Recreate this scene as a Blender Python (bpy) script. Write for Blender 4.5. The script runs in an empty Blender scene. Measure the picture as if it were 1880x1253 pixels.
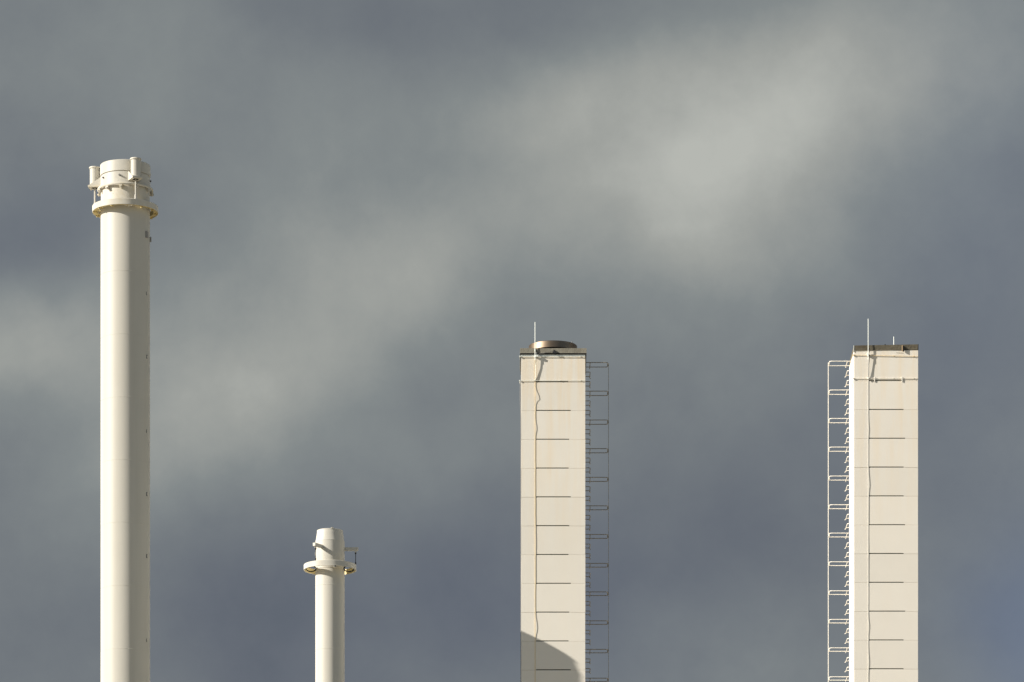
import bpy, math, random
from mathutils import Vector, Matrix
random.seed(7)
PI = math.pi
R = math.radians
scene = bpy.context.scene

# ------------------------------------------------------------------ camera
F = 9280.0            # focal length in photo pixels (photo 1880 wide)
PM = 58.0             # pixels per metre at 160 m
D0 = 160.0
HOR = 2900.0          # horizon row
CZ = 1.7
cam_d = bpy.data.cameras.new('camera')
cam = bpy.data.objects.new('camera', cam_d)
scene.collection.objects.link(cam)
cam.location = (0, -D0, CZ)
cam.rotation_euler = (R(90), 0, 0)
cam_d.sensor_width = 36
cam_d.lens = 36 * F / 1880
cam_d.shift_y = (HOR - 626.5) / 1880
cam_d.clip_start = 0.5
cam_d.clip_end = 20000
scene.camera = cam
scene.render.resolution_x = 1024
scene.render.resolution_y = 682

# ------------------------------------------------------------------ exposure
scene.view_settings.view_transform = 'Standard'
scene.view_settings.look = 'None'
scene.view_settings.exposure = 1.08
scene.view_settings.gamma = 1
scene.view_settings.use_curve_mapping = False

# ------------------------------------------------------------------ sun
SUN_AZ, SUN_EL = 74.5, 25.7      # degrees left of the direction back to the camera / above horizon
sd = Vector((-math.sin(R(SUN_AZ)) * math.cos(R(SUN_EL)), -math.cos(R(SUN_AZ)) * math.cos(R(SUN_EL)), math.sin(R(SUN_EL))))
sun_d = bpy.data.lights.new('sun', 'SUN')
sun = bpy.data.objects.new('sun', sun_d)
scene.collection.objects.link(sun)
sun.rotation_euler = sd.to_track_quat('Z', 'Y').to_euler()
sun_d.energy = 4.95
sun_d.angle = R(0.53)
sun_d.color = (1.0, 0.945, 0.85)

# ------------------------------------------------------------------ world: open sky + a bank of storm cloud
world = bpy.data.worlds.new('World')
scene.world = world
world.use_nodes = True
nt = world.node_tree
nt.nodes.clear()
N, L = nt.nodes, nt.links

def nd(tree, typ, **kw):
    n = tree.nodes.new(typ)
    for k, v in kw.items():
        setattr(n, k, v)
    return n

def mth(tree, op, a, b=None, c=None, clamp=False):
    n = tree.nodes.new('ShaderNodeMath')
    n.operation = op
    n.use_clamp = clamp
    for i, v in enumerate((a, b, c)):
        if v is None:
            continue
        if isinstance(v, (int, float)):
            n.inputs[i].default_value = v
        else:
            tree.links.new(v, n.inputs[i])
    return n.outputs[0]

def s2l(c):
    return tuple(((v / 255) / 12.92 if v / 255 <= .04045 else ((v / 255 + .055) / 1.055) ** 2.4) for v in c)

EXPK = 2 ** scene.view_settings.exposure

def srgb(r, g, b, k=1.0):
    l = s2l((r, g, b))
    return (l[0] * k, l[1] * k, l[2] * k, 1)

out = nd(nt, 'ShaderNodeOutputWorld')
bg = nd(nt, 'ShaderNodeBackground')
tc = nd(nt, 'ShaderNodeTexCoord')
DIR = tc.outputs['Generated']
nish = nd(nt, 'ShaderNodeTexSky', sky_type='NISHITA', sun_disc=False)
nish.sun_elevation = R(SUN_EL)
nish.sun_rotation = math.atan2(sd.x, sd.y)
sep0 = nd(nt, 'ShaderNodeSeparateXYZ')
L.new(DIR, sep0.inputs[0])
# softly warped direction for the cloud forms
nw = nd(nt, 'ShaderNodeTexNoise', noise_dimensions='3D')
nw.inputs['Scale'].default_value = 22
nw.inputs['Detail'].default_value = 7
nw.inputs['Roughness'].default_value = .58
L.new(DIR, nw.inputs['Vector'])
vs = nd(nt, 'ShaderNodeVectorMath', operation='SUBTRACT')
L.new(nw.outputs['Color'], vs.inputs[0]); vs.inputs[1].default_value = (.5, .5, .5)
vm = nd(nt, 'ShaderNodeVectorMath', operation='SCALE')
L.new(vs.outputs[0], vm.inputs[0]); vm.inputs['Scale'].default_value = .016
va = nd(nt, 'ShaderNodeVectorMath', operation='ADD')
L.new(DIR, va.inputs[0]); L.new(vm.outputs[0], va.inputs[1])
sep = nd(nt, 'ShaderNodeSeparateXYZ')
L.new(va.outputs[0], sep.inputs[0])
X, Y, Z = sep.outputs

front = mth(nt, 'SMOOTH_MIN', mth(nt, 'MAXIMUM', mth(nt, 'MULTIPLY', sep0.outputs[1], 1.6), 0.0), 1.0, .1)

def dirof(px, py):
    v = Vector(((px - 940) / F, 1, (HOR - py) / F)).normalized()
    return v.x, v.z

def blob(px, py, sx, sy, ang, amp):
    x0, z0 = dirof(px, py)
    dx = mth(nt, 'SUBTRACT', X, x0)
    dz = mth(nt, 'SUBTRACT', Z, z0)
    c, s = math.cos(R(ang)), math.sin(R(ang))
    u = mth(nt, 'ADD', mth(nt, 'MULTIPLY', dx, c), mth(nt, 'MULTIPLY', dz, s))
    v = mth(nt, 'SUBTRACT', mth(nt, 'MULTIPLY', dz, c), mth(nt, 'MULTIPLY', dx, s))
    u = mth(nt, 'MULTIPLY', u, F / sx)
    v = mth(nt, 'MULTIPLY', v, F / sy)
    r2 = mth(nt, 'ADD', mth(nt, 'MULTIPLY', u, u), mth(nt, 'MULTIPLY', v, v))
    g = mth(nt, 'EXPONENT', mth(nt, 'MULTIPLY', r2, -1.0))
    g = mth(nt, 'MULTIPLY', g, front)
    return mth(nt, 'MULTIPLY', g, amp * .68)

BLOBS = [
    (1360, 235, 330, 170, 12, .56),
    (1450, 190, 200, 120, 0, .16),
    (1230, 360, 230, 130, -10, .26),
    (1040, 170, 220, 70, 10, .26),
    (1250, 110, 300, 60, 8, .12),
    (1580, 130, 220, 150, 20, .13),
    (1840, 120, 180, 200, 0, .03),
    (1330, 470, 330, 110, 10, .16),
    (20, 620, 230, 110, 5, .42),
    (260, 660, 260, 140, 0, .20),
    (430, 740, 260, 110, 22, .26),
    (600, 600, 320, 160, 28, .18),
    (790, 500, 170, 110, 30, .30),
    (480, 480, 260, 130, 0, .12),
    (200, 130, 240, 140, 0, .08),
    (560, 220, 260, 120, 0, .05),
    (740, 20, 380, 80, -3, -.24),
    (40, 430, 220, 75, 12, -.26),
    (960, 1080, 560, 210, 6, -.24),
    (500, 1180, 520, 170, 0, -.20),
    (960, 800, 170, 150, 50, .02),
    (1450, 960, 360, 130, 20, -.22),
    (1740, 560, 300, 170, 30, -.16),
    (1250, 1160, 260, 90, 10, .08),
    (300, 900, 300, 90, 10, .09),
    (620, 870, 260, 110, 5, .10),
    (600, 380, 240, 130, 0, .07),
    (1800, 170, 160, 170, 0, .14),
]
tot = None
for b in BLOBS:
    g = blob(*b)
    tot = g if tot is None else mth(nt, 'ADD', tot, g)
n1 = nd(nt, 'ShaderNodeTexNoise', noise_dimensions='3D')
n1.inputs['Scale'].default_value = 13
n1.inputs['Detail'].default_value = 7
n1.inputs['Roughness'].default_value = .6
n1.inputs['Distortion'].default_value = .5
L.new(va.outputs[0], n1.inputs['Vector'])
n1v = mth(nt, 'MULTIPLY', mth(nt, 'SUBTRACT', n1.outputs['Fac'], .5), .26)
n2 = nd(nt, 'ShaderNodeTexNoise', noise_dimensions='3D')
n2.inputs['Scale'].default_value = 34
n2.inputs['Detail'].default_value = 6
n2.inputs['Roughness'].default_value = .6
L.new(DIR, n2.inputs['Vector'])
n2v = mth(nt, 'MULTIPLY', mth(nt, 'SUBTRACT', n2.outputs['Fac'], .5), .38)
lum = mth(nt, 'ADD', mth(nt, 'ADD', tot, n1v), mth(nt, 'ADD', n2v, .46), clamp=True)
ramp = nd(nt, 'ShaderNodeValToRGB')
el = ramp.color_ramp.elements
el[0].position = 0.0; el[0].color = srgb(84, 92, 103)
el[1].position = 1.0; el[1].color = srgb(182, 184, 178)
for p, c in ((.2, (102, 108, 117)), (.4, (116, 122, 127)), (.6, (132, 138, 139)), (.82, (158, 161, 157))):
    e = el.new(p); e.color = srgb(*c)
L.new(lum, ramp.inputs[0])
# bluish thinning of the cloud towards one side
blue = mth(nt, 'ADD', mth(nt, 'ADD', blob(1900, 1170, 150, 210, 0, .65), blob(1780, 620, 300, 300, 60, .12)), mth(nt, 'ADD', blob(30, 430, 200, 130, 0, .06), blob(1830, 230, 200, 300, 0, .16)), clamp=True)
blue = mth(nt, 'ADD', blue, blob(950, 1150, 500, 200, 0, .08), clamp=True)
mxb = nd(nt, 'ShaderNodeMix', data_type='RGBA')
L.new(blue, mxb.inputs[0]); L.new(ramp.outputs[0], mxb.inputs[6]); mxb.inputs[7].default_value = srgb(84, 104, 142)
# scale by exposure so that the cloud bank has its photographed brightness
csc = nd(nt, 'ShaderNodeVectorMath', operation='SCALE')
L.new(mxb.outputs[2], csc.inputs[0]); csc.inputs['Scale'].default_value = 1 / EXPK
# open sky elsewhere: the cloud bank covers the side the camera looks to, breaking up behind
nsc = nd(nt, 'ShaderNodeVectorMath', operation='SCALE')
L.new(nish.outputs[0], nsc.inputs[0]); nsc.inputs['Scale'].default_value = 0.043
n3 = nd(nt, 'ShaderNodeTexNoise', noise_dimensions='3D')
n3.inputs['Scale'].default_value = 2.2
n3.inputs['Detail'].default_value = 6
L.new(DIR, n3.inputs['Vector'])
cov = mth(nt, 'ADD', mth(nt, 'MULTIPLY', sep0.outputs[1], 2.2), mth(nt, 'ADD', mth(nt, 'MULTIPLY', mth(nt, 'SUBTRACT', n3.outputs['Fac'], .5), 3.0), .6), clamp=True)
mx = nd(nt, 'ShaderNodeMix', data_type='RGBA')
L.new(cov, mx.inputs[0]); L.new(nsc.outputs[0], mx.inputs[6]); L.new(csc.outputs[0], mx.inputs[7])
L.new(mx.outputs[2], bg.inputs['Color'])
bg.inputs['Strength'].default_value = 1.0
L.new(bg.outputs[0], out.inputs[0])

# ------------------------------------------------------------------ helpers
col = scene.collection

def wx(px, depth=0.0):
    return (px - 940) / F * (D0 + depth)

def wz(py, depth=0.0):
    return CZ + (HOR - py) / F * (D0 + depth)

class MB:
    def __init__(s):
        s.v, s.f, s.m = [], [], []
    def add(s, vs, fs, mi=0):
        o = len(s.v)
        s.v += [tuple(p) for p in vs]
        s.f += [tuple(i + o for i in f) for f in fs]
        s.m += [mi] * len(fs)
        return s
    def box(s, x0, x1, y0, y1, z0, z1, M=None, mi=0):
        vs = [Vector(p) for p in ((x0, y0, z0), (x1, y0, z0), (x1, y1, z0), (x0, y1, z0), (x0, y0, z1), (x1, y0, z1), (x1, y1, z1), (x0, y1, z1))]
        if M: vs = [M @ p for p in vs]
        return s.add(vs, [(0, 3, 2, 1), (4, 5, 6, 7), (0, 1, 5, 4), (1, 2, 6, 5), (2, 3, 7, 6), (3, 0, 4, 7)], mi)
    def prism(s, pts, axis, a0, a1, M=None, mi=0):
        # pts: 2D polygon; axis 'y': pts are (x,z) counter-clockwise seen from -y
        n = len(pts)
        if axis == 'y': vs = [(p[0], a0, p[1]) for p in pts] + [(p[0], a1, p[1]) for p in pts]
        else: vs = [(p[0], p[1], a0) for p in pts] + [(p[0], p[1], a1) for p in pts]
        vs = [Vector(p) for p in vs]
        if M: vs = [M @ p for p in vs]
        fs = [tuple(range(n)), tuple(range(2 * n - 1, n - 1, -1))] + [((i + 1) % n, i, n + i, n + (i + 1) % n) for i in range(n)]
        if axis != 'y': fs = [tuple(reversed(f)) for f in fs]
        return s.add(vs, fs, mi)
    def lathe(s, prof, n=96, c=(0, 0), M=None, closed=False, mi=0):
        # profile (r, z) from top to bottom on the outside
        vs, fs = [], []
        for r, z in prof:
            for k in range(n):
                a = 2 * PI * k / n
                p = Vector((c[0] + r * math.sin(a), c[1] - r * math.cos(a), z))
                vs.append(M @ p if M else p)
        m = len(prof)
        for i in range(m if closed else m - 1):
            j = (i + 1) % m
            for k in range(n):
                l = (k + 1) % n
                fs.append((i * n + k, j * n + k, j * n + l, i * n + l))
        return s.add(vs, fs, mi)
    def disc(s, r, z, n=48, c=(0, 0), up=True, M=None, mi=0):
        vs = [Vector((c[0] + r * math.sin(2 * PI * k / n), c[1] - r * math.cos(2 * PI * k / n), z)) for k in range(n)]
        if M: vs = [M @ p for p in vs]
        f = tuple(range(n))
        return s.add(vs, [f if up else tuple(reversed(f))], mi)
    def tube(s, pts, r, n=8, caps=True, mi=0):
        pts = [Vector(p) for p in pts]
        vs, fs = [], []
        up = None
        for i, p in enumerate(pts):
            t = (pts[min(i + 1, len(pts) - 1)] - pts[max(i - 1, 0)]).normalized()
            if up is None:
                up = Vector((0, 0, 1)) if abs(t.z) < .9 else Vector((0, 1, 0))
            a = t.cross(up).normalized()
            b = a.cross(t).normalized()
            up = b
            for k in range(n):
                q = 2 * PI * k / n
                vs.append(p + a * (r * math.cos(q)) + b * (r * math.sin(q)))
        for i in range(len(pts) - 1):
            for k in range(n):
                l = (k + 1) % n
                fs.append((i * n + k, i * n + l, (i + 1) * n + l, (i + 1) * n + k))
        if caps:
            fs.append(tuple(reversed(range(n))))
            o = (len(pts) - 1) * n
            fs.append(tuple(range(o, o + n)))
        return s.add(vs, fs, mi)
    def mesh(s, name, mats, smooth=True, angle=32):
        me = bpy.data.meshes.new(name)
        me.from_pydata(s.v, [], s.f)
        for m in (mats if isinstance(mats, (list, tuple)) else [mats]):
            me.materials.append(m)
        me.polygons.foreach_set('material_index', s.m)
        me.polygons.foreach_set('use_smooth', [smooth] * len(s.f))
        me.update()
        if smooth: me.set_sharp_from_angle(angle=R(angle))
        return me
    def obj(s, name, mats, parent=None, loc=None, rot=None, **kw):
        o = bpy.data.objects.new(name, s.mesh(name, mats, **kw))
        col.objects.link(o)
        if parent: o.parent = parent
        if loc: o.location = loc
        if rot: o.rotation_euler = rot
        return o

def again(o, loc=None, rot=None, parent=None):
    c = o.copy()
    col.objects.link(c)
    if parent: c.parent = parent
    if loc is not None: c.location = loc
    if rot is not None: c.rotation_euler = rot
    return c

def fillet(pts, r, n=5):
    pts = [Vector(p) for p in pts]
    res = [pts[0]]
    for i in range(1, len(pts) - 1):
        a = (pts[i - 1] - pts[i]).normalized(); b = (pts[i + 1] - pts[i]).normalized()
        p0, p1 = pts[i] + a * r, pts[i] + b * r
        for k in range(n + 1):
            t = k / n
            res.append(p0 * (1 - t) ** 2 + pts[i] * 2 * t * (1 - t) + p1 * t * t)
    res.append(pts[-1])
    return res

def thing(name, label, cat, loc, group=None):
    o = bpy.data.objects.new(name, None)
    col.objects.link(o)
    o.location = loc
    o['label'] = label; o['category'] = cat
    if group: o['group'] = group
    return o

# ------------------------------------------------------------------ materials
def material(name, base, rough=.6, metal=0.0, var=.06, vscale=1.2, streak=0.0, streakcol=(.45, .31, .14), bump=0.0, bscale=60, diffr=.0, spec=.3,
             top=None, specks=0.0, streakscale=(5.5, 5.5, .35), thr=.52):
    m = bpy.data.materials.new(name)
    m.use_nodes = True
    t = m.node_tree
    b = t.nodes['Principled BSDF']
    b.inputs['Roughness'].default_value = rough
    b.inputs['Metallic'].default_value = metal
    b.inputs['Specular IOR Level'].default_value = spec
    if 'Diffuse Roughness' in b.inputs: b.inputs['Diffuse Roughness'].default_value = diffr
    g = nd(t, 'ShaderNodeNewGeometry')
    no = nd(t, 'ShaderNodeTexNoise')
    no.inputs['Scale'].default_value = vscale
    no.inputs['Detail'].default_value = 6
    t.links.new(g.outputs['Position'], no.inputs['Vector'])
    v = mth(t, 'ADD', mth(t, 'MULTIPLY', mth(t, 'SUBTRACT', no.outputs['Fac'], .5), var * 2), 1.0)
    sc = nd(t, 'ShaderNodeVectorMath', operation='SCALE')
    sc.inputs[0].default_value = base
    if name in ('cream_render', 'stained_cream_render'):
        oi = nd(t, 'ShaderNodeObjectInfo')
        v = mth(t, 'ADD', v, mth(t, 'MULTIPLY', mth(t, 'SUBTRACT', oi.outputs['Random'], .5), .055))
    t.links.new(v, sc.inputs['Scale'])
    c = sc.outputs[0]
    if streak > 0:
        mp = nd(t, 'ShaderNodeMapping')
        mp.inputs['Scale'].default_value = streakscale
        t.links.new(g.outputs['Position'], mp.inputs['Vector'])
        ns = nd(t, 'ShaderNodeTexNoise')
        ns.inputs['Scale'].default_value = 1.0
        ns.inputs['Detail'].default_value = 5
        ns.inputs['Roughness'].default_value = .6
        t.links.new(mp.outputs[0], ns.inputs['Vector'])
        f = mth(t, 'MULTIPLY', mth(t, 'SUBTRACT', ns.outputs['Fac'], thr), 5.0, clamp=True)
        if top is not None:      # rain-washed rust fades with distance below the head
            sp = nd(t, 'ShaderNodeSeparateXYZ')
            t.links.new(g.outputs['Position'], sp.inputs[0])
            k = mth(t, 'MULTIPLY', mth(t, 'SUBTRACT', sp.outputs[2], top - 6.5), 1 / 6.5, clamp=True)
            f = mth(t, 'MULTIPLY', f, mth(t, 'ADD', mth(t, 'MULTIPLY', k, .92), .08))
        f = mth(t, 'MULTIPLY', f, streak)
        mx_ = nd(t, 'ShaderNodeMix', data_type='RGBA')
        t.links.new(f, mx_.inputs[0]); t.links.new(c, mx_.inputs[6]); mx_.inputs[7].default_value = (*streakcol, 1)
        c = mx_.outputs[2]
    if specks > 0:
        nz = nd(t, 'ShaderNodeTexNoise')
        nz.inputs['Scale'].default_value = 9
        nz.inputs['Detail'].default_value = 8
        nz.inputs['Roughness'].default_value = .75
        t.links.new(g.outputs['Position'], nz.inputs['Vector'])
        f = mth(t, 'MULTIPLY', mth(t, 'MULTIPLY', mth(t, 'SUBTRACT', nz.outputs['Fac'], .62), 9.0, clamp=True), specks)
        mx_ = nd(t, 'ShaderNodeMix', data_type='RGBA')
        t.links.new(f, mx_.inputs[0]); t.links.new(c, mx_.inputs[6]); mx_.inputs[7].default_value = (.28, .17, .08, 1)
        c = mx_.outputs[2]
    t.links.new(c, b.inputs['Base Color'])
    if bump > 0:
        nb = nd(t, 'ShaderNodeTexNoise')
        nb.inputs['Scale'].default_value = bscale
        nb.inputs['Detail'].default_value = 4
        t.links.new(g.outputs['Position'], nb.inputs['Vector'])
        bp = nd(t, 'ShaderNodeBump')
        bp.inputs['Strength'].default_value = 1
        bp.inputs['Distance'].default_value = bump
        t.links.new(nb.outputs['Fac'], bp.inputs['Height'])
        t.links.new(bp.outputs[0], b.inputs['Normal'])
    return m

M_steel = material('cream_painted_steel', (.62, .595, .53), rough=.5, var=.04, vscale=.7, streak=.12, streakcol=(.42, .38, .28), diffr=1.0, spec=.35, streakscale=(4, 4, .12), thr=.5)
M_steel_rust = material('cream_paint_with_rust', (.66, .625, .545), rough=.5, var=.05, vscale=3, streak=.30, streakcol=(.50, .40, .18), diffr=1.0, specks=.5, streakscale=(3, 3, 3), thr=.5)
M_under = material('bounce_yellow_paint', (.58, .47, .22), rough=.6, var=.15, vscale=5, specks=.7)  # warm bounce from below put into the yellow base colour, plus rust specks
M_panel = material('cream_render', (.755, .712, .637), rough=.85, var=.03, vscale=1.6, streak=.30, streakcol=(.78, .60, .36), bump=.004, bscale=55, diffr=.5, top=wz(640), spec=.15, streakscale=(4.2, 4.2, .35), thr=.45)
M_panel_c = material('stained_cream_render', (.755, .715, .64), rough=.85, var=.03, vscale=1.6, streak=.42, streakcol=(.76, .56, .30), bump=.004, bscale=55, diffr=.5, top=wz(640), spec=.15, streakscale=(3.4, 3.4, .25), thr=.43)
M_mortar = material('joint_sealant', (.50, .44, .34), rough=.9, var=.1, vscale=8)
M_slot = material('dark_slot_seal', (.10, .11, .09), rough=.9, var=.1, vscale=8)
M_fascia = material('weathered_zinc_fascia', (.215, .20, .16), rough=.7, metal=0.0, var=.18, vscale=6, streak=.6, streakcol=(.14, .12, .09), bump=.006, bscale=20, streakscale=(10, 10, 1.0), thr=.48)
M_fascia2 = material('mouldy_brown_fascia', (.115, .10, .07), rough=.8, var=.25, vscale=5, streak=.8, streakcol=(.07, .055, .035), bump=.008, bscale=16, streakscale=(3, 3, 9), thr=.46, specks=.4)
M_dark = material('black_roof_felt', (.025, .023, .02), rough=.9, var=.2, vscale=6)
M_cowl = material('brushed_steel_cowl', (.20, .155, .115), rough=.46, metal=1.0, var=.25, vscale=3, streak=.4, streakcol=(.15, .10, .06), streakscale=(1.2, 1.2, 9), thr=.5)
M_galv = material('galvanised_steel', (.42, .42, .40), rough=.45, metal=.6, var=.1, vscale=8)
M_rod = material('pale_aluminium_rod', (.66, .68, .63), rough=.4, metal=.1, var=.05, vscale=5)
M_cable = material('painted_conductor', (.74, .60, .38), rough=.5, var=.06, vscale=5)
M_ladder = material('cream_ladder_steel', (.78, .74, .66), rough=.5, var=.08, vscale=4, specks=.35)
M_ladder_d = material('shade_toned_ladder_steel', (.25, .225, .18), rough=.6, metal=.2, var=.12, vscale=4, specks=.5)  # tower's shade put into the centre ladder's dark base colour, plus rust specks
M_box = material('grey_terminal_box', (.30, .29, .27), rough=.6, var=.1, vscale=9)
M_black = material('black_cable', (.02, .02, .022), rough=.6, var=.1, vscale=9)
M_clip = material('dull_grey_clip', (.16, .155, .15), rough=.6, metal=.5, var=.1, vscale=9)
M_ground = material('gravel_yard', (.20, .18, .145), rough=.95, var=.35, vscale=.08, streak=.5, streakcol=(.10, .13, .05), streakscale=(.012, .012, .012), thr=.5, bump=.02, bscale=8)

# ------------------------------------------------------------------ ground
g = MB()
gs = 9000
g.add([(-gs, -gs, 0), (gs, -gs, 0), (gs, gs, 0), (-gs, gs, 0)], [(0, 1, 2, 3)])
go = g.obj('ground', M_ground, smooth=False)
go['kind'] = 'structure'

# ------------------------------------------------------------------ tall round chimney

# chimney A --------------------------------------------------------
DA = 0.9
kA = (D0 + DA) / F                       # metres per photo pixel here
A = thing('round_chimney', 'tall cream round steel chimney with three upright damper cylinders on its head, far left', 'chimney', (wx(230.1, DA), DA, 0), 'round steel chimneys')
def za(py): return wz(py, DA)
rA = 45.2 * kA
def shaft(parent, zs, r, seed, nm='shaft_section'):
    """stack of welded cylinder sections: zs from top to bottom"""
    rnd = random.Random(seed)
    for i in range(len(zs) - 1):
        z1, z0 = zs[i], zs[i + 1]
        rr = r * (1 + rnd.uniform(-.0015, .0015))
        h = z1 - z0
        b = MB()
        prof = [(rr - .004, h), (rr, h - .003), (rr, .003), (rr - .004, 0)]
        b.lathe(prof, 128)
        # weld bead
        b.lathe([(rr - .002, h + .006), (rr + .0045, h), (rr - .002, h - .006)], 128)
        b.obj(nm, M_steel, parent, (0, 0, z0), angle=12)
seamsA = [376, 508, 624, 739, 853.5, 968, 1083.5, 1199]
zsA = [za(y) for y in seamsA]
step = zsA[1] - zsA[2]
while zsA[-1] - step > .3: zsA.append(zsA[-1] - step)
zsA.append(0.0)
shaft(A, zsA, rA, 3)
# head: neck, then the wider band and rolled cap, hollow at the mouth
def yA(crop): return 270 + crop / 6.961
def front(py_front, r_px): return py_front + .268 * r_px      # row of the ring centre for a row seen at its front
zc = lambda cropfront, rpx: za(front(yA(cropfront), rpx))
r_cap, r_band, r_neck = 46 * kA, 45 * kA, 44.6 * kA
z_top = zc(160, 46); z_step = zc(300, 46); z_band0 = zc(452, 45)
b = MB()
b.lathe([(r_cap - .035, z_top - 1.4), (r_cap - .035, z_top - .01), (r_cap - .025, z_top), (r_cap - .008, z_top), (r_cap, z_top - .01), (r_cap, z_step + .006), (r_cap - .006, z_step), (r_band, z_step)], 128)
b.obj('chimney_cap', M_steel, A)
b = MB()
b.lathe([(r_band - .012, z_step + .002), (r_band - .014, z_step - .012), (r_band, z_step - .02), (r_band, z_band0), (r_neck, z_band0 - .002)], 128)
b.obj('head_band', M_steel, A)
b = MB()
b.lathe([(r_neck, z_band0 - .001), (r_neck, zsA[0])], 128)
b.obj('neck', M_steel_rust, A)
# collar pipe that carries the lugs
r_col = 49.6 * kA
zcol = zc(465, 50)
b = MB()
prof = []
for k in range(12):
    q = 2 * PI * k / 12
    prof.append((r_col + .030 * math.cos(q), zcol + .040 * math.sin(q)))
b.lathe(prof[::-1], 112, closed=True)
colr = b.obj('collar_ring', M_steel_rust, A)
for az in (-38, -5.5, 31, 64, 100, 142, 180, 218, 262, 292):
    M = Matrix.Rotation(R(az), 4, 'Z')
    b = MB()
    b.prism([(-.05, 0), (-.03, -.13), (.03, -.13), (.05, 0)], 'y', -r_col - .012, -r_col + .012, M)
    b.prism([(-.012, .03), (-.012, -.12), (.012, -.12), (.012, .03)], 'y', -r_col + .0125, -r_neck + .01, M)
    b.box(-.022, .022, -r_col - .05, -r_col - .0125, -.10, -.055, M)
    b.obj('lug', M_steel_rust, colr, (0, 0, zcol - .02))
# damper ring
R_o, R_i = 60.5 * kA, 51.5 * kA
zr1 = zc(655, 60.5); zr0 = zc(733, 60.5)
b = MB()
b.lathe([(R_i, zr1 - .012), (R_i + .015, zr1), (R_o - .012, zr1), (R_o, zr1 - .012), (R_o, zr0 + .008), (R_o - .008, zr0), (R_o - .02, zr0), (R_o - .02, zr0 + .02)], 128)
dr = b.obj('damper_ring', M_steel_rust, A)
b = MB()
b.lathe([(R_o - .02, zr0 + .02), (R_i, zr0 + .02), (R_i, zr1 - .012)], 128)
b.obj('ring_underside', M_under, dr)
for az in range(8, 368, 30):            # stiffeners and bolts below the ring
    M = Matrix.Rotation(R(az), 4, 'Z')
    b = MB()
    b.box(-.012, .012, -R_o + .021, -R_i - .004, zr0 - .03, zr0 + .0195, M)
    b.obj('stiffener', M_under, dr)
for az in (20, 140, 260):
    M = Matrix.Rotation(R(az), 4, 'Z')
    b = MB()
    b.box(-.03, .03, -R_i + .004, -r_neck + .0, zr0 + .03, zr0 + .075, M)
    b.obj('guide_block', M_steel_rust, dr)
# dampers
R_d = 57 * kA
def damper(az):
    M = Matrix.Rotation(R(az), 4, 'Z')
    rt = 8.9 * kA
    zt = za(307.6 - 0.0) ; zt = zt - 0.01
    zb = za(307.6 + 33)
    b = MB()
    b.lathe([(rt, zt), (rt, zb)], 40, (0, -R_d), M)
    d = b.obj('damper_cylinder', M_steel, A)
    b = MB()
    b.lathe([(0.001, zt + .035), (rt * 1.14, zt + .035), (rt * 1.16, zt + .030), (rt * 1.16, zt - .008), (rt * 1.0, zt - .012)], 40, (0, -R_d), M)
    b.obj('cap_flange', M_steel_rust, d)
    # tray that carries the cylinder
    b = MB()
    w = .17; z0, z1 = zb - .06, zb
    b.box(-w, w, -R_d - .19, -r_band + .02, z0, z1, M)
    b.obj('bracket_tray', M_steel_rust, d)
    b = MB()
    b.prism([(-w - .004, z0 - .0), (w + .004, z0), (w + .004, z1 + .24), (-w - .004, z1 + .24)], 'y', -r_band - .012, -r_band + .05, M)
    b.obj('back_plate', M_steel, d)
    for s in (-1, 1):
        b = MB()
        x0 = s * w - (.012 if s > 0 else 0); x1 = x0 + .012
        vs = [(x0, -R_d - .16, z1), (x0, -r_band - .012, z1), (x0, -r_band - .012, z1 + .22), (x1, -R_d - .16, z1), (x1, -r_band - .012, z1), (x1, -r_band - .012, z1 + .22)]
        b.add([M @ Vector(v) for v in vs], [(0, 1, 2), (5, 4, 3), (0, 3, 4, 1), (1, 4, 5, 2), (2, 5, 3, 0)])
        b.obj('gusset', M_steel, d, smooth=False)
    b = MB()
    b.box(-.02, .02, -R_d, -r_band + .02, z1 + .0, zt - .03, M)
    b.box(-.10, .10, -R_d + rt * .8, -R_d + rt * .8 + .025, z1 + .001, zt - .01, M)
    b.obj('web_plate', M_steel, d, smooth=False)
    b = MB()
    b.disc(rt * .62, z0 - .003, 32, (0, -R_d), False, M)
    b.obj('rod_hole', M_black, d)
    for bx in (-.13, .13):
        b = MB()
        b.lathe([(.001, z0 - .03), (.022, z0 - .03), (.022, z0)][::-1], 10, (bx, -R_d - .14), M)
        b.obj('bolt', M_steel_rust, d)
    # push rod down to the ring
    b = MB()
    rr = 1.35 * kA
    b.lathe([(rr, z0 + .02), (rr, zr1 + .15)], 16, (0, -R_d), M)
    b.lathe([(rr, zr1 + .155), (rr * 1.5, zr1 + .14), (rr * 1.5, zr1 + .012)], 16, (0, -R_d), M)
    b.lathe([(rr * 1.5, zr1 + .012), (rr * 2.6, zr1 + .012), (rr * 2.6, zr1 - .004)], 16, (0, -R_d), M)
    b.obj('push_rod', M_steel, d)
    return d
for az in (23.7, -96.3, 143.7):
    damper(az)
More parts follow.
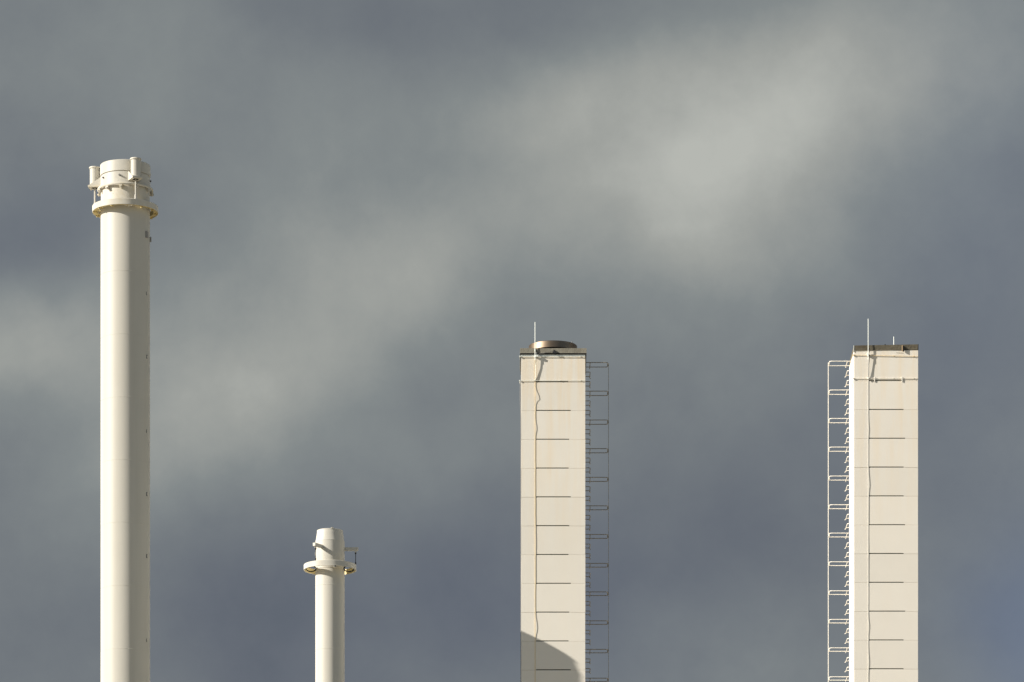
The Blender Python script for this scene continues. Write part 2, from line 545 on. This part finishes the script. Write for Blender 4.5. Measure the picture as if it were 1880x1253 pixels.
# small pipe stubs and brackets on the head
for az, cy, ln in ((-57, 395, .05), (-9, 362, .06), (88, 440, .05), (118, 400, .06), (200, 400, .06)):
    M = Matrix.Rotation(R(az), 4, 'Z')
    rr = 45 * math.cos(R(az))
    z = za(yA(cy) + .268 * rr)
    b = MB()
    b.tube([M @ Vector((0, -r_band + .02, z)), M @ Vector((0, -r_band - ln, z + .0))], .028, 12)
    b.obj('pipe_stub', M_clip, A)
for az, z, w, h, m in ((62, za(432 + 5), .05, .10, M_clip), (86, za(441), .03, .075, M_clip)):
    M = Matrix.Rotation(R(az), 4, 'Z')
    b = MB(); b.box(-w, w, -rA - .05, -rA + .01, z - h, z + h, M); b.obj('terminal_box', M_box, A)
for py in (544.5, 660.5, 797, 912, 1025.5, 1180, 1300, 1420, 1540, 1660):
    M = Matrix.Rotation(R(62), 4, 'Z')
    z = za(py)
    b = MB()
    b.box(-.006, .006, -rA - .022, -rA + .01, z - .055, z + .055, M)
    if py in (660.5, 912, 1025.5):
        b.box(.014, .03, -rA - .03, -rA + .01, z - .06, z - .03, M)
        b.box(.014, .03, -rA - .03, -rA + .01, z + .03, z + .06, M)
    b.obj('cable_clip', M_box, A)

# chimney B --------------------------------------------------------
DB = -1.72
kB = (D0 + DB) / F
B = thing('round_chimney', 'short cream round chimney with tapered mouth and one flat ring hung around its neck', 'chimney', (wx(605.9, DB), DB, 0), 'round steel chimneys')
def zb_(py): return wz(py, DB)
def yB(c): return 950 + c / 8.95
def fB(crop, rpx): return zb_(yB(crop) + .205 * rpx)
rB = 26.8 * kB
zt = fB(178, 24)
prof = [(23.2 * kB - .02, zt - 1.2), (23.2 * kB - .02, zt - .012), (23.0 * kB, zt), (23.4 * kB, zt), (23.9 * kB, zt - .008), (23.9 * kB, zt - .07), (24.1 * kB, zt - .08)]
prof += [(24.4 * kB, zt - .12), (25.6 * kB, zt - .27), (26.6 * kB, zt - .335), (rB * 1.004, zt - .36)]
b = MB()
b.lathe(prof, 112)
head = b.obj('tapered_mouth', M_steel, B, angle=25)
z_s1 = zt - .36
b = MB(); b.lathe([(rB * 1.004, z_s1), (rB * 1.004, z_s1 - .012), (rB * .998, z_s1 - .016), (rB, z_s1 - .03), (rB, fB(690, 26.8) + .0), (rB + .012, fB(690, 26.8) - .004), (rB + .012, fB(815, 26.8)), (rB, fB(815, 26.8) - .004)], 112)
b.obj('neck', M_steel, B, angle=25)
b = MB(); b.box(-.035, .035, -24.4 * kB, -22 * kB, zt - .005, zt + .028, Matrix.Rotation(R(12), 4, 'Z')); b.obj('rim_clip', M_steel_rust, B)
zsB = [fB(815, 26.8) - .004, zb_(1078)]
while zsB[-1] - 2.0 > .3: zsB.append(zsB[-1] - 2.0)
zsB.append(0)
shaft(B, zsB, rB, 5)
RBo = 48.2 * kB
zrt, zrb = fB(697, 48.2), fB(787, 48.2)
RBi = RBo - .035
b = MB()
b.lathe([(RBi, zrt - .006), (RBi + .006, zrt), (RBo - .008, zrt), (RBo, zrt - .008), (RBo, zrb + .012), (RBo + .006, zrb + .010), (RBo + .006, zrb + .002), (RBo, zrb), (RBi, zrb), (RBi, zrt - .006)], 128)
ringB = b.obj('damper_ring', M_steel, B)
b = MB(); b.lathe([(RBi - .003, zrb + .01), (RBi - .003, zrt - .01)], 128); b.obj('ring_bounce_lining', M_under, ringB)
# coils seen inside the ring
for az in (-72, 74, 180):
    M = Matrix.Rotation(R(az), 4, 'Z')
    rc = (RBi - rB) / 2 - .015
    cy = -(RBi + rB) / 2
    pts = []
    for k in range(29):
        q = 2 * PI * k / 28
        pts.append(Matrix.Translation(M @ Vector((0, cy, zrb + .035))) @ Vector((.155 * math.sin(q), -.145 * math.cos(q), .155 * .42 * math.cos(q) - .012)))
    b = MB(); b.tube(pts, .019, 8, caps=False)
    b.obj('buffer_coil', M_black, ringB)
    b = MB(); b.box(-rc, rc, cy - .012, cy + .012, zrb + .075, zrb + .095, M); b.obj('coil_bar', M_black, ringB)
for az in (-30, 12, 90, 210):
    M = Matrix.Rotation(R(az), 4, 'Z')
    if az in (12,):
        b = MB(); b.box(-.045, .045, -RBo - .004, -RBo + .12, zrb - .045, zrb - .001, M); b.obj('shackle_block', M_steel_rust, ringB)
        b = MB(); b.tube([M @ Vector((.02, -RBo - .02, zrb - .02)), M @ Vector((.02, -RBo + .02, zrb - .02))], .018, 10); b.obj('shackle_bolt', M_black, ringB)
# arms with hanging rods
Rarm = 440 / 8.95 * kB
zarm = zb_(yB(525))
for az in (-32, 90, 211):
    M = Matrix.Rotation(R(az), 4, 'Z')
    b = MB()
    h = 3.2 * kB
    b.box(-.028, .028, -Rarm, -rB + .01, zarm - h, zarm + h, M)
    arm = b.obj('hanger_arm', M_steel, B, smooth=False)
    b = MB()
    pts = [(-.034, -h * .7), (-.034, h * .7)]
    b.box(-.045, .045, -Rarm - .05, -Rarm - .001, zarm - h * .9, zarm + h * .9, M)
    b.obj('arm_end', M_steel, arm)
    Rr = RBo - .02
    b = MB()
    p = lambda z: M @ Vector((0, -Rr, z))
    b.lathe([(.001, zarm - h - .001), (.03, zarm - h - .001), (.03, zarm - h - .03), (.012, zarm - h - .045)], 12, (0, -Rr), M)
    b.obj('rod_nut', M_steel, arm)
    b = MB()
    b.lathe([(.012, zarm - h - .045), (.028, zarm - h - .055), (.028, zarm - h - .085), (.011, zarm - h - .10), (.011, zrt + .09), (.022, zrt + .08), (.022, zrt + .03), (.014, zrt + .02), (.014, zrt - .005)], 12, (0, -Rr), M)
    b.obj('hanger_rod', M_black, arm)

# ------------------------------------------------------------------ square chimneys
TW, TD = 117.6 / PM, 2.25
JH = 52.9 / PM
HALF = TW / 2

def square_tower(name, label, cx_px, joint0, slot_x, side, fascia_px, ladder_y0, ladder_mat, tilt, seed, M_panel):
    """side: +1 ladder on the right face, -1 on the left face. Local origin: centre of front face at ground."""
    cx = wx(cx_px)
    T = thing(name, label, 'chimney', (cx, 0, 0), 'square panelled chimneys')
    z_f0, z_f1 = wz(fascia_px[1]), wz(fascia_px[0])
    zj = [wz(joint0 + 52.9 * i) for i in range(60)]
    zj = [z for z in zj if z > .3]
    tops = [z_f0 - .004] + zj
    bots = zj + [0.0]
    gap = .0042
    s0 = (slot_x[0] - cx_px) / PM; s1 = (slot_x[1] - cx_px) / PM
    rec = .030                       # depth of the front facing slab
    def block(h, slot, jit):
        b = MB()
        c = .006
        w = HALF
        sh = .030
        # front slab, notched at its lower edge, with a chamfered rim
        if slot:
            pts = [(-w, c), (s0, c), (s0, sh), (s1 + jit, sh), (s1 + jit, c), (w, c), (w, h - c), (-w, h - c)]
            b.add([(x, 0, z) for x, z in pts] + [(x, rec, z) for x, z in pts],
                  [(0, 1, 2, 3, 4, 5, 6, 7)] + [((i + 1) % 8, i, 8 + i, 8 + (i + 1) % 8) for i in (1, 2, 3)])
            # chamfer strips below (either side of the notch)
            for x0, x1 in ((-w, s0), (s1 + jit, w)):
                b.add([(x0, 0, c), (x1, 0, c), (x1, c, 0), (x0, c, 0), (x0, rec, 0), (x1, rec, 0)], [(3, 2, 1, 0), (4, 5, 2, 3)])
        else:
            b.add([(-w, 0, c), (w, 0, c), (w, 0, h - c), (-w, 0, h - c), (w, c, 0), (-w, c, 0), (-w, rec, 0), (w, rec, 0)], [(0, 1, 2, 3), (0, 5, 4, 1), (5, 6, 7, 4)])
        b.add([(-w, 0, h - c), (w, 0, h - c), (w, c, h), (-w, c, h), (w, rec, h), (-w, rec, h)], [(0, 1, 2, 3), (3, 2, 4, 5)])
        # sides, back, top and bottom
        for sx in (-1, 1):
            x = sx * w; xi = sx * (w - c)
            q = [(x, 0, c), (x, TD, c), (x, TD, h - c), (x, 0, h - c)]
            b.add(q, [(0, 1, 2, 3) if sx > 0 else (3, 2, 1, 0)])
            b.add([(x, 0, h - c), (x, TD, h - c), (xi, TD, h), (xi, 0, h)], [(0, 1, 2, 3) if sx > 0 else (3, 2, 1, 0)])
            b.add([(x, 0, c), (x, TD, c), (xi, TD, 0), (xi, 0, 0)], [(3, 2, 1, 0) if sx > 0 else (0, 1, 2, 3)])
        b.add([(w, TD, c), (-w, TD, c), (-w, TD, h - c), (w, TD, h - c)], [(0, 1, 2, 3)])
        b.add([(-w + c, rec, h), (w - c, rec, h), (w - c, TD, h), (-w + c, TD, h)], [(0, 1, 2, 3)])
        b.add([(-w + c, rec, 0), (w - c, rec, 0), (w - c, TD, 0), (-w + c, TD, 0)], [(3, 2, 1, 0)])
        return b
    protos = {}
    rnd = random.Random(seed)
    for i, (zt_, zb0) in enumerate(zip(tops, bots)):
        h = zt_ - zb0 - gap
        slot = i < len(tops) - 1
        key = (round(h, 3), i % 3 if i else 9)
        # slots sit under each block: alternate lengths slightly as in the real wall
        if key not in protos:
            o = block(h, slot, rnd.choice((0, 0, .02, .05, -.02)) if i else -.03).obj('concrete_block', M_panel, T, (0, 0, zb0 + gap), smooth=False)
            protos[key] = o
        else:
            o = again(protos[key], (0, 0, zb0 + gap), parent=T)
        # subtle misalignment between courses
        o.location.x += rnd.uniform(-.0025, .0025)
        o.location.y += rnd.uniform(-.002, .002)
    b = MB()                                     # mortar core a little behind the faces
    b.box(-HALF + .013, HALF - .013, rec + .006, TD - .013, 0, z_f0 - .02)
    b.box(-HALF + .013, s0 - .01, .011, rec + .005, 0, z_f0 - .02)
    b.box(s1 + .06, HALF - .013, .011, rec + .005, 0, z_f0 - .02)
    b.obj('joint_mortar', M_mortar, T, smooth=False)
    b = MB()
    for z in zj:
        b.box(s0 - .008, s1 + .055, rec - .004, rec + .0055, z - .002, z + .04)
    so = b.obj('joint_seal', M_slot, T, smooth=False)
    return T, cx, z_f0, z_f1

# ladder ---------------------------------------------------------------
def ladder(T, side, cxm, z_first, out_r, out_h, mat, label=None):
    """U-shaped step irons and cage hoops on the side face; z_first is the height of the top hoop"""
    xw = side * HALF
    ya, yb = .72, 1.32
    tail = .24
    n = 0
    step = JH / 3
    b = MB()
    xo = xw + side * out_h
    b.tube([(xo + side * .022, (ya + yb) / 2, 2.2), (xo + side * .022, (ya + yb) / 2, z_first + .0)], .007 if side > 0 else .0095, 8)
    lad = b.obj('ladder', mat, T)
    if label: lad['label'] = label
    rr = .013 if side > 0 else .011
    # hoop
    b = MB()
    b.tube(fillet([(xw - side * .02, ya, 0), (xo, ya, 0), (xo, yb, 0), (xw - side * .02, yb, 0)], .10, 5), rr, 8)
    b.box(xo - .018 if side > 0 else xo - .03, xo + .03 if side > 0 else xo + .018, (ya + yb) / 2 - .02, (ya + yb) / 2 + .02, -.03, .03)
    hoop = b.obj('cage_hoop', mat, lad, (0, 0, z_first))
    xr = xw + side * out_r
    b = MB()
    b.tube(fillet([(xw - side * .02, ya, 0), (xr, ya, 0), (xr, yb + tail - .03, 0), (xr + side * .012, yb + tail, 0)], .05, 4), rr, 8)
    b.tube([(xw - side * .02, yb, 0), (xr, yb, 0)], rr * .95, 8)
    rung = b.obj('rung', mat, lad, (0, 0, z_first))
    b = MB()
    b.tube([(xr, ya, 0), (xr, yb + tail, 0)], rr * .95, 8)
    hrung = b.obj('rung', mat, lad, (0, 0, z_first + .0))
    i = 1
    rnd = random.Random(int(cxm * 10))
    rung.location.z = z_first - step
    while z_first - i * step > 2.2:
        z = z_first - i * step
        if i % 3 == 0:
            h = again(hoop, (0, 0, z + rnd.uniform(-.006, .006)), parent=lad)
            h.rotation_euler = (0, rnd.uniform(-.006, .006), 0) if False else (0, 0, 0)
            again(hrung, (0, 0, z), parent=lad)
        elif i > 1:
            again(rung, (0, rnd.uniform(-.006, .006), z + rnd.uniform(-.005, .005)), parent=lad)
        i += 1
    return lad

def conductor(T, cxpx, px, y_top, z_hi, bulges, off, mat_lo=M_cable):
    """lightning rod above, wavy painted conductor below; bulges: (row, depth) pairs"""
    x = (px - cxpx) / PM
    b = MB()
    b.tube([(x, -off, z_hi), (x, -off, wz(y_top + 55)), (x, -off, wz(y_top))], .0095, 10)
    rod = b.obj('lightning_rod', M_rod, T)
    pts = []
    y = 697.0
    pts.append((x, -off, z_hi))
    pts.append((x, -off + .018, wz(672))); pts.append((x, -.022, wz(691)))
    rnd = random.Random(int(px))
    while y < 1500:
        d = .008
        for (yy, ww, dd) in bulges:
            d += dd * math.exp(-((y - yy) / ww) ** 2)
        pts.append((x + rnd.uniform(-.002, .002), -d, wz(y)))
        y += 6.5
    pts.append((x, -.0055, .1))
    b = MB()
    for (px_, py_, pz_) in pts:
        b.v += [(px_ - .0115, py_ - .002, pz_), (px_ + .0115, py_ - .002, pz_), (px_ + .0115, py_ + .002, pz_), (px_ - .0115, py_ + .002, pz_)]
    for k in range(len(pts) - 1):
        for j in range(4):
            l = (j + 1) % 4
            b.f.append((k * 4 + j, (k + 1) * 4 + j, (k + 1) * 4 + l, k * 4 + l)); b.m.append(0)
    b.obj('conductor', mat_lo, rod)
    return rod, x

# central tower ----------------------------------------------------
C1 = 1015.7
T1, cx1, f0, f1 = square_tower('square_chimney', 'square cream block chimney capped by a round brown metal cowl, ladder on its right', C1, 702, (984.5, 1045), 1, (640.2, 648.8), 666, M_ladder, 0, 11, M_panel_c)
b = MB()
fw = 122.2 / PM / 2
of = (1015.8 - C1) / PM
def fascia(T, fw, z0, z1, mat, tilt=0.0, lip=.035):
    # hollow collar of sheet metal with a folded top edge
    b = MB()
    y0, y1 = -lip, TD + lip
    t = .02
    M = Matrix.Rotation(-tilt, 4, 'Y') if tilt else None
    def bx(a0, a1, c0, c1, e0, e1):
        vs = [Vector(p) for p in ((a0, c0, e0), (a1, c0, e0), (a1, c1, e0), (a0, c1, e0), (a0, c0, e1), (a1, c0, e1), (a1, c1, e1), (a0, c1, e1))]
        vs = [Vector((v.x, v.y, v.z + v.x * tilt)) for v in vs]
        b.add(vs, [(0, 3, 2, 1), (4, 5, 6, 7), (0, 1, 5, 4), (1, 2, 6, 5), (2, 3, 7, 6), (3, 0, 4, 7)])
    n = 9                                     # slightly wavy sheet
    xs = [-fw + 2 * fw * k / n for k in range(n + 1)]
    rnd = random.Random(3)
    dy = [0] + [rnd.uniform(-.004, .004) for _ in range(n - 1)] + [0]
    vs, fs = [], []
    for k, x in enumerate(xs):
        for z in (z0, z0 + .012, z1 - .015, z1):
            vs.append((x, y0 + dy[k] + (.006 if z == z0 + .012 else 0), z + x * tilt))
    for k in range(n):
        for j in range(3):
            fs.append((k * 4 + j, (k + 1) * 4 + j, (k + 1) * 4 + j + 1, k * 4 + j + 1))
    b.add(vs, fs)
    bx(-fw, -fw + t, y0 + .006, y1 - t, z0, z1)
    bx(fw - t, fw, y0 + .006, y1 - t, z0, z1)
    bx(-fw, fw, y1 - t, y1, z0, z1)
    bx(-fw + t, fw - t, y0 + .012, y0 + .03, z0, z1 - .001)
    return b.obj('fascia', mat, T, smooth=False)
fa = fascia(T1, fw, f0, f1, M_fascia)
fa.location.x = of
b = MB()                                   # black felt under the fascia and the roof slab
b.box(-HALF + .02, HALF - .02, .035, TD - .03, f0 - .002, f1 - .05)
b.box(-fw + .004, fw - .004, -.029, .06, f0 - .046, f0 - .003)
b.obj('roof_felt', M_dark, T1, smooth=False)
# black flashing plates running down both side faces
b = MB()
zt0, zt1 = wz(682.5), f0 - .002
yf = .10
b.add([(HALF + .003, yf, zt0), (HALF + .024, yf, zt0), (HALF + .034, yf, zt1), (HALF + .003, yf, zt1), (HALF + .003, yf + .35, zt0), (HALF + .024, yf + .35, zt0), (HALF + .034, yf + .35, zt1), (HALF + .003, yf + .35, zt1)],
      [(0, 1, 2, 3), (7, 6, 5, 4), (1, 5, 6, 2), (0, 3, 7, 4), (3, 2, 6, 7), (0, 4, 5, 1)])
b.obj('side_flashing', M_dark, T1, smooth=False)
b = MB()
x1_, x2_ = -HALF - .006, -HALF - .038
b.add([(x1_ - .016, yf, zt0), (x1_, yf, zt0), (x1_, yf, zt1), (x2_, yf, zt1), (x1_ - .016, yf + .3, zt0), (x1_, yf + .3, zt0), (x1_, yf + .3, zt1), (x2_, yf + .3, zt1)],
      [(0, 1, 2, 3), (7, 6, 5, 4), (0, 3, 7, 4), (1, 5, 6, 2), (3, 2, 6, 7), (0, 4, 5, 1)])
b.obj('side_flashing', M_dark, T1, smooth=False)
# round cowl
cr = 44.4 / PM * 1.007
ccy = TD / 2
zc1 = wz(636.2 - 0.2, ccy); zc0 = wz(636.2 + 12.2, ccy)
b = MB()
b.lathe([(.001, zc1 + .03), (cr * .5, zc1 + .025), (cr * .93, zc1 + .01), (cr * .985, zc1), (cr, zc1 - .012), (cr, zc0 + .012), (cr + .006, zc0 + .006), (cr + .002, zc0), (cr - .02, zc0), (cr - .02, zc0 + .05)], 112, (0, ccy))
b.obj('cowl', M_cowl, T1, angle=25)
b = MB()
b.disc(cr - .02, zc0 + .04, 64, (0, ccy), False)
b.obj('cowl_underside', M_dark, T1)
b = MB()
b.lathe([(.55, zc0 + .03), (.55, f1 - .06)], 64, (0, ccy))
b.obj('flue_pipe', M_dark, T1)
b = MB(); b.tube([(.60, ccy - .42, zc1 - .01), (.605, ccy - .42, zc1 + .05)], .012, 8); b.obj('cowl_bolt', M_clip, T1)
# rods running round the head
def hoop_rod(T, z, x0, x1, y0, slope=0.0, knob=True, r=.014, mat=M_rod, gapx=None):
    b = MB()
    pts = [(x0, .35, z - slope * 0), (x0, y0, z), (x1, y0, z - slope * (x1 - x0)), (x1, .35, z - slope * (x1 - x0))]
    b.tube(fillet(pts, .03, 4), r, 8)
    if knob:
        b.box(x0 - .025, x0 + .02, y0 - .012, y0 + .05, z - .02, z + .02)
    for q in (.22, .62, .93):
        x = x0 + (x1 - x0) * q
        zz = z - slope * (x - x0)
        b.box(x - .008, x + .008, y0 - .010, -.001, zz - .012, zz + .012)
    return b.obj('head_rod', mat, T)
hoop_rod(T1, wz(655.0), -HALF - .04, HALF - .01, -.026, r=.009)
hoop_rod(T1, wz(699.6), -HALF - .045, HALF - .005, -.020, slope=-.003, r=.0065)
# bright trim strip between fascia and upper rod
b = MB(); b.box(-HALF - .002, HALF + .002, -.006, -.0015, wz(654.4), wz(651.6)); b.obj('trim_strip', M_rod, T1, smooth=False)
rod1, xr1 = conductor(T1, C1, 982.4, 592.8, wz(662), [(727, 10, .024), (728, 6, .012), (785, 9, .012), (1000, 30, .003), (1150, 14, .016), (1057, 12, .002)], .068)
b = MB()
b.box(xr1 + .016, xr1 + .10, -.085, -.05, wz(656.5), wz(653)); b.box(xr1 - .02, xr1 + .02, -.062, -.034, wz(646), wz(642))
b.box(xr1 - .022, xr1 + .022, -.052, -.001, wz(657), wz(653.4)); b.obj('rod_clamp', M_rod, rod1, smooth=False)
b = MB(); b.tube([(xr1 + .05, -.05, wz(648)), (xr1 + .02, -.05, wz(672)), (xr1 + .015, -.03, wz(690)), (xr1 + .01, -.02, wz(699))], .010, 8); b.obj('strap', M_rod, rod1)
# loose wire and junction on the fascia
b = MB(); b.prism([(-.055, -.06), (.06, -.06), (.005, .055), (-.02, .04)], 'y', -.075, -.037); b.obj('junction_bracket', M_black, T1, (0.03, 0, wz(646.5)), smooth=False)
b = MB(); b.tube([(xr1 + .05, -.06, wz(655)), (xr1 + .14, -.05, wz(650.5)), (xr1 + .30, -.045, wz(649.0)), (.0, -.05, wz(646.5))], .008, 8); b.obj('earth_wire', M_clip, T1)
# bowed cable down the left side face
b = MB()
pts = []
for k in range(26):
    y = 700 + k * 2.3
    pts.append((-HALF - .012 - .016 * math.sin(PI * k / 25) - .012 * (1 - k / 25), .12, wz(y)))
pts += [(-HALF - .010, .12, wz(800)), (-HALF - .010, .12, .1)]
b.tube(pts, .009, 8); b.obj('side_cable', M_clip, T1)
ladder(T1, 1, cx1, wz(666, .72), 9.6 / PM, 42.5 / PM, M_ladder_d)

# right tower ------------------------------------------------------
C2 = 1626.6
T2, cx2, g0, g1 = square_tower('square_chimney', 'square cream block chimney with flat brown-edged top and pale caged ladder on its left', C2, 700.2, (1595.2, 1659), -1, (633.8, 643.2), 663, M_ladder, .02, 23, M_panel)
fa2 = fascia(T2, 118.6 / PM / 2, g0, g1, M_fascia2, tilt=.018, lip=.012)
fa2.location.x = (1627 - C2) / PM
b = MB(); b.box(-HALF + .02, HALF - .02, .035, TD - .03, g0 - .03, g1 - .07); b.obj('roof_felt', M_dark, T2, smooth=False)
b = MB(); b.box(HALF - .01, HALF + .012, -.016, .02, wz(642.5), wz(632.6)); b.obj('corner_strip', M_dark, T2, smooth=False)
b = MB(); b.box(-HALF - .012, -HALF + .004, -.016, .01, wz(646.5), wz(634.8)); b.obj('corner_strip', M_rod, T2, smooth=False)
hoop_rod(T2, wz(652.3), -HALF - .02, HALF - .0, -.018, slope=.022, r=.008, mat=M_cable)
hoop_rod(T2, wz(695.2), -HALF - .02, HALF - .0, -.018, r=.008, mat=M_ladder)
rod2, xr2 = conductor(T2, C2, 1593.8, 586.6, wz(662), [(790, 12, .006), (888, 16, .009), (1010, 14, .002), (1150, 12, .008), (1215, 14, .008)], .060, mat_lo=M_ladder)
b = MB()
b.box(xr2 - .02, xr2 + .02, -.055, -.001, wz(655), wz(651.5)); b.box(xr2 + .016, xr2 + .07, -.06, -.022, wz(652.2), wz(648.5)); b.box(xr2 - .022, xr2 + .022, -.05, -.001, wz(697), wz(693.5)); b.obj('rod_clamp', M_ladder, rod2, smooth=False)
b = MB()
b.tube([(xr2 + .035, -.045, wz(640)), (xr2 + .045, -.045, wz(654)), (xr2 + .02, -.04, wz(672)), (xr2 + .012, -.035, wz(690)), (xr2 + .014, -.03, wz(699))], .010, 8); b.obj('strap', M_clip, rod2)
for px in (1605.5, 1656):
    x = (px - C2) / PM
    b = MB(); b.box(x - .012, x + .012, -.024, -.006, wz(701.5), wz(692.5)); b.box(x - .011, x + .011, -.0055, .0, wz(698), wz(696)); b.obj('rod_holder', M_ladder, T2, smooth=False)
# short rod at the back edge, hook lamp on the fascia, small bolt
b = MB(); b.tube([((1650.4 - C2) / PM * 1.013, TD - .05, g0 - .02), ((1650.4 - C2) / PM * 1.013, TD - .05, wz(619.2, TD))], .011, 10); b.obj('short_rod', M_rod, T2)
x = (1656.8 - C2) / PM
b = MB()
b.tube(fillet([(x, .05, wz(636)), (x, -.035, wz(635.5)), (x + .0, -.045, wz(645.5))], .02, 4), .022, 8)
b.obj('hook_bracket', material('rusty_iron', (.20, .14, .08), rough=.8, var=.2, vscale=20), T2)
b = MB(); b.box(x + .022, x + .050, -.050, -.022, wz(646.4), wz(637.2)); b.obj('hook_plate', M_black, T2, smooth=False)
b = MB(); b.box(-.02, .02, .02, .06, 0, .03); b.obj('roof_bolt', M_black, T2, ((1625.2 - C2) / PM, 0, g1 + .001), smooth=False)
# hairline scrape on the render
b = MB(); b.box(-.12, .12, -.0035, -.0005, 0, .006, Matrix.Rotation(R(2), 4, 'Y')); b.obj('scrape', M_clip, T2, ((1652 - C2) / PM, 0, wz(648.6)), smooth=False)
b = MB(); b.tube([(-HALF - .012, .03, wz(699)), (-HALF - .012, .5, wz(703.5)), (-HALF - .012, .62, wz(704.5))], .008, 8); b.obj('side_cable', M_clip, T2)
ladder(T2, -1, cx2, wz(663.5, .72), 9.4 / PM, 41.3 / PM * 1.02, M_ladder)
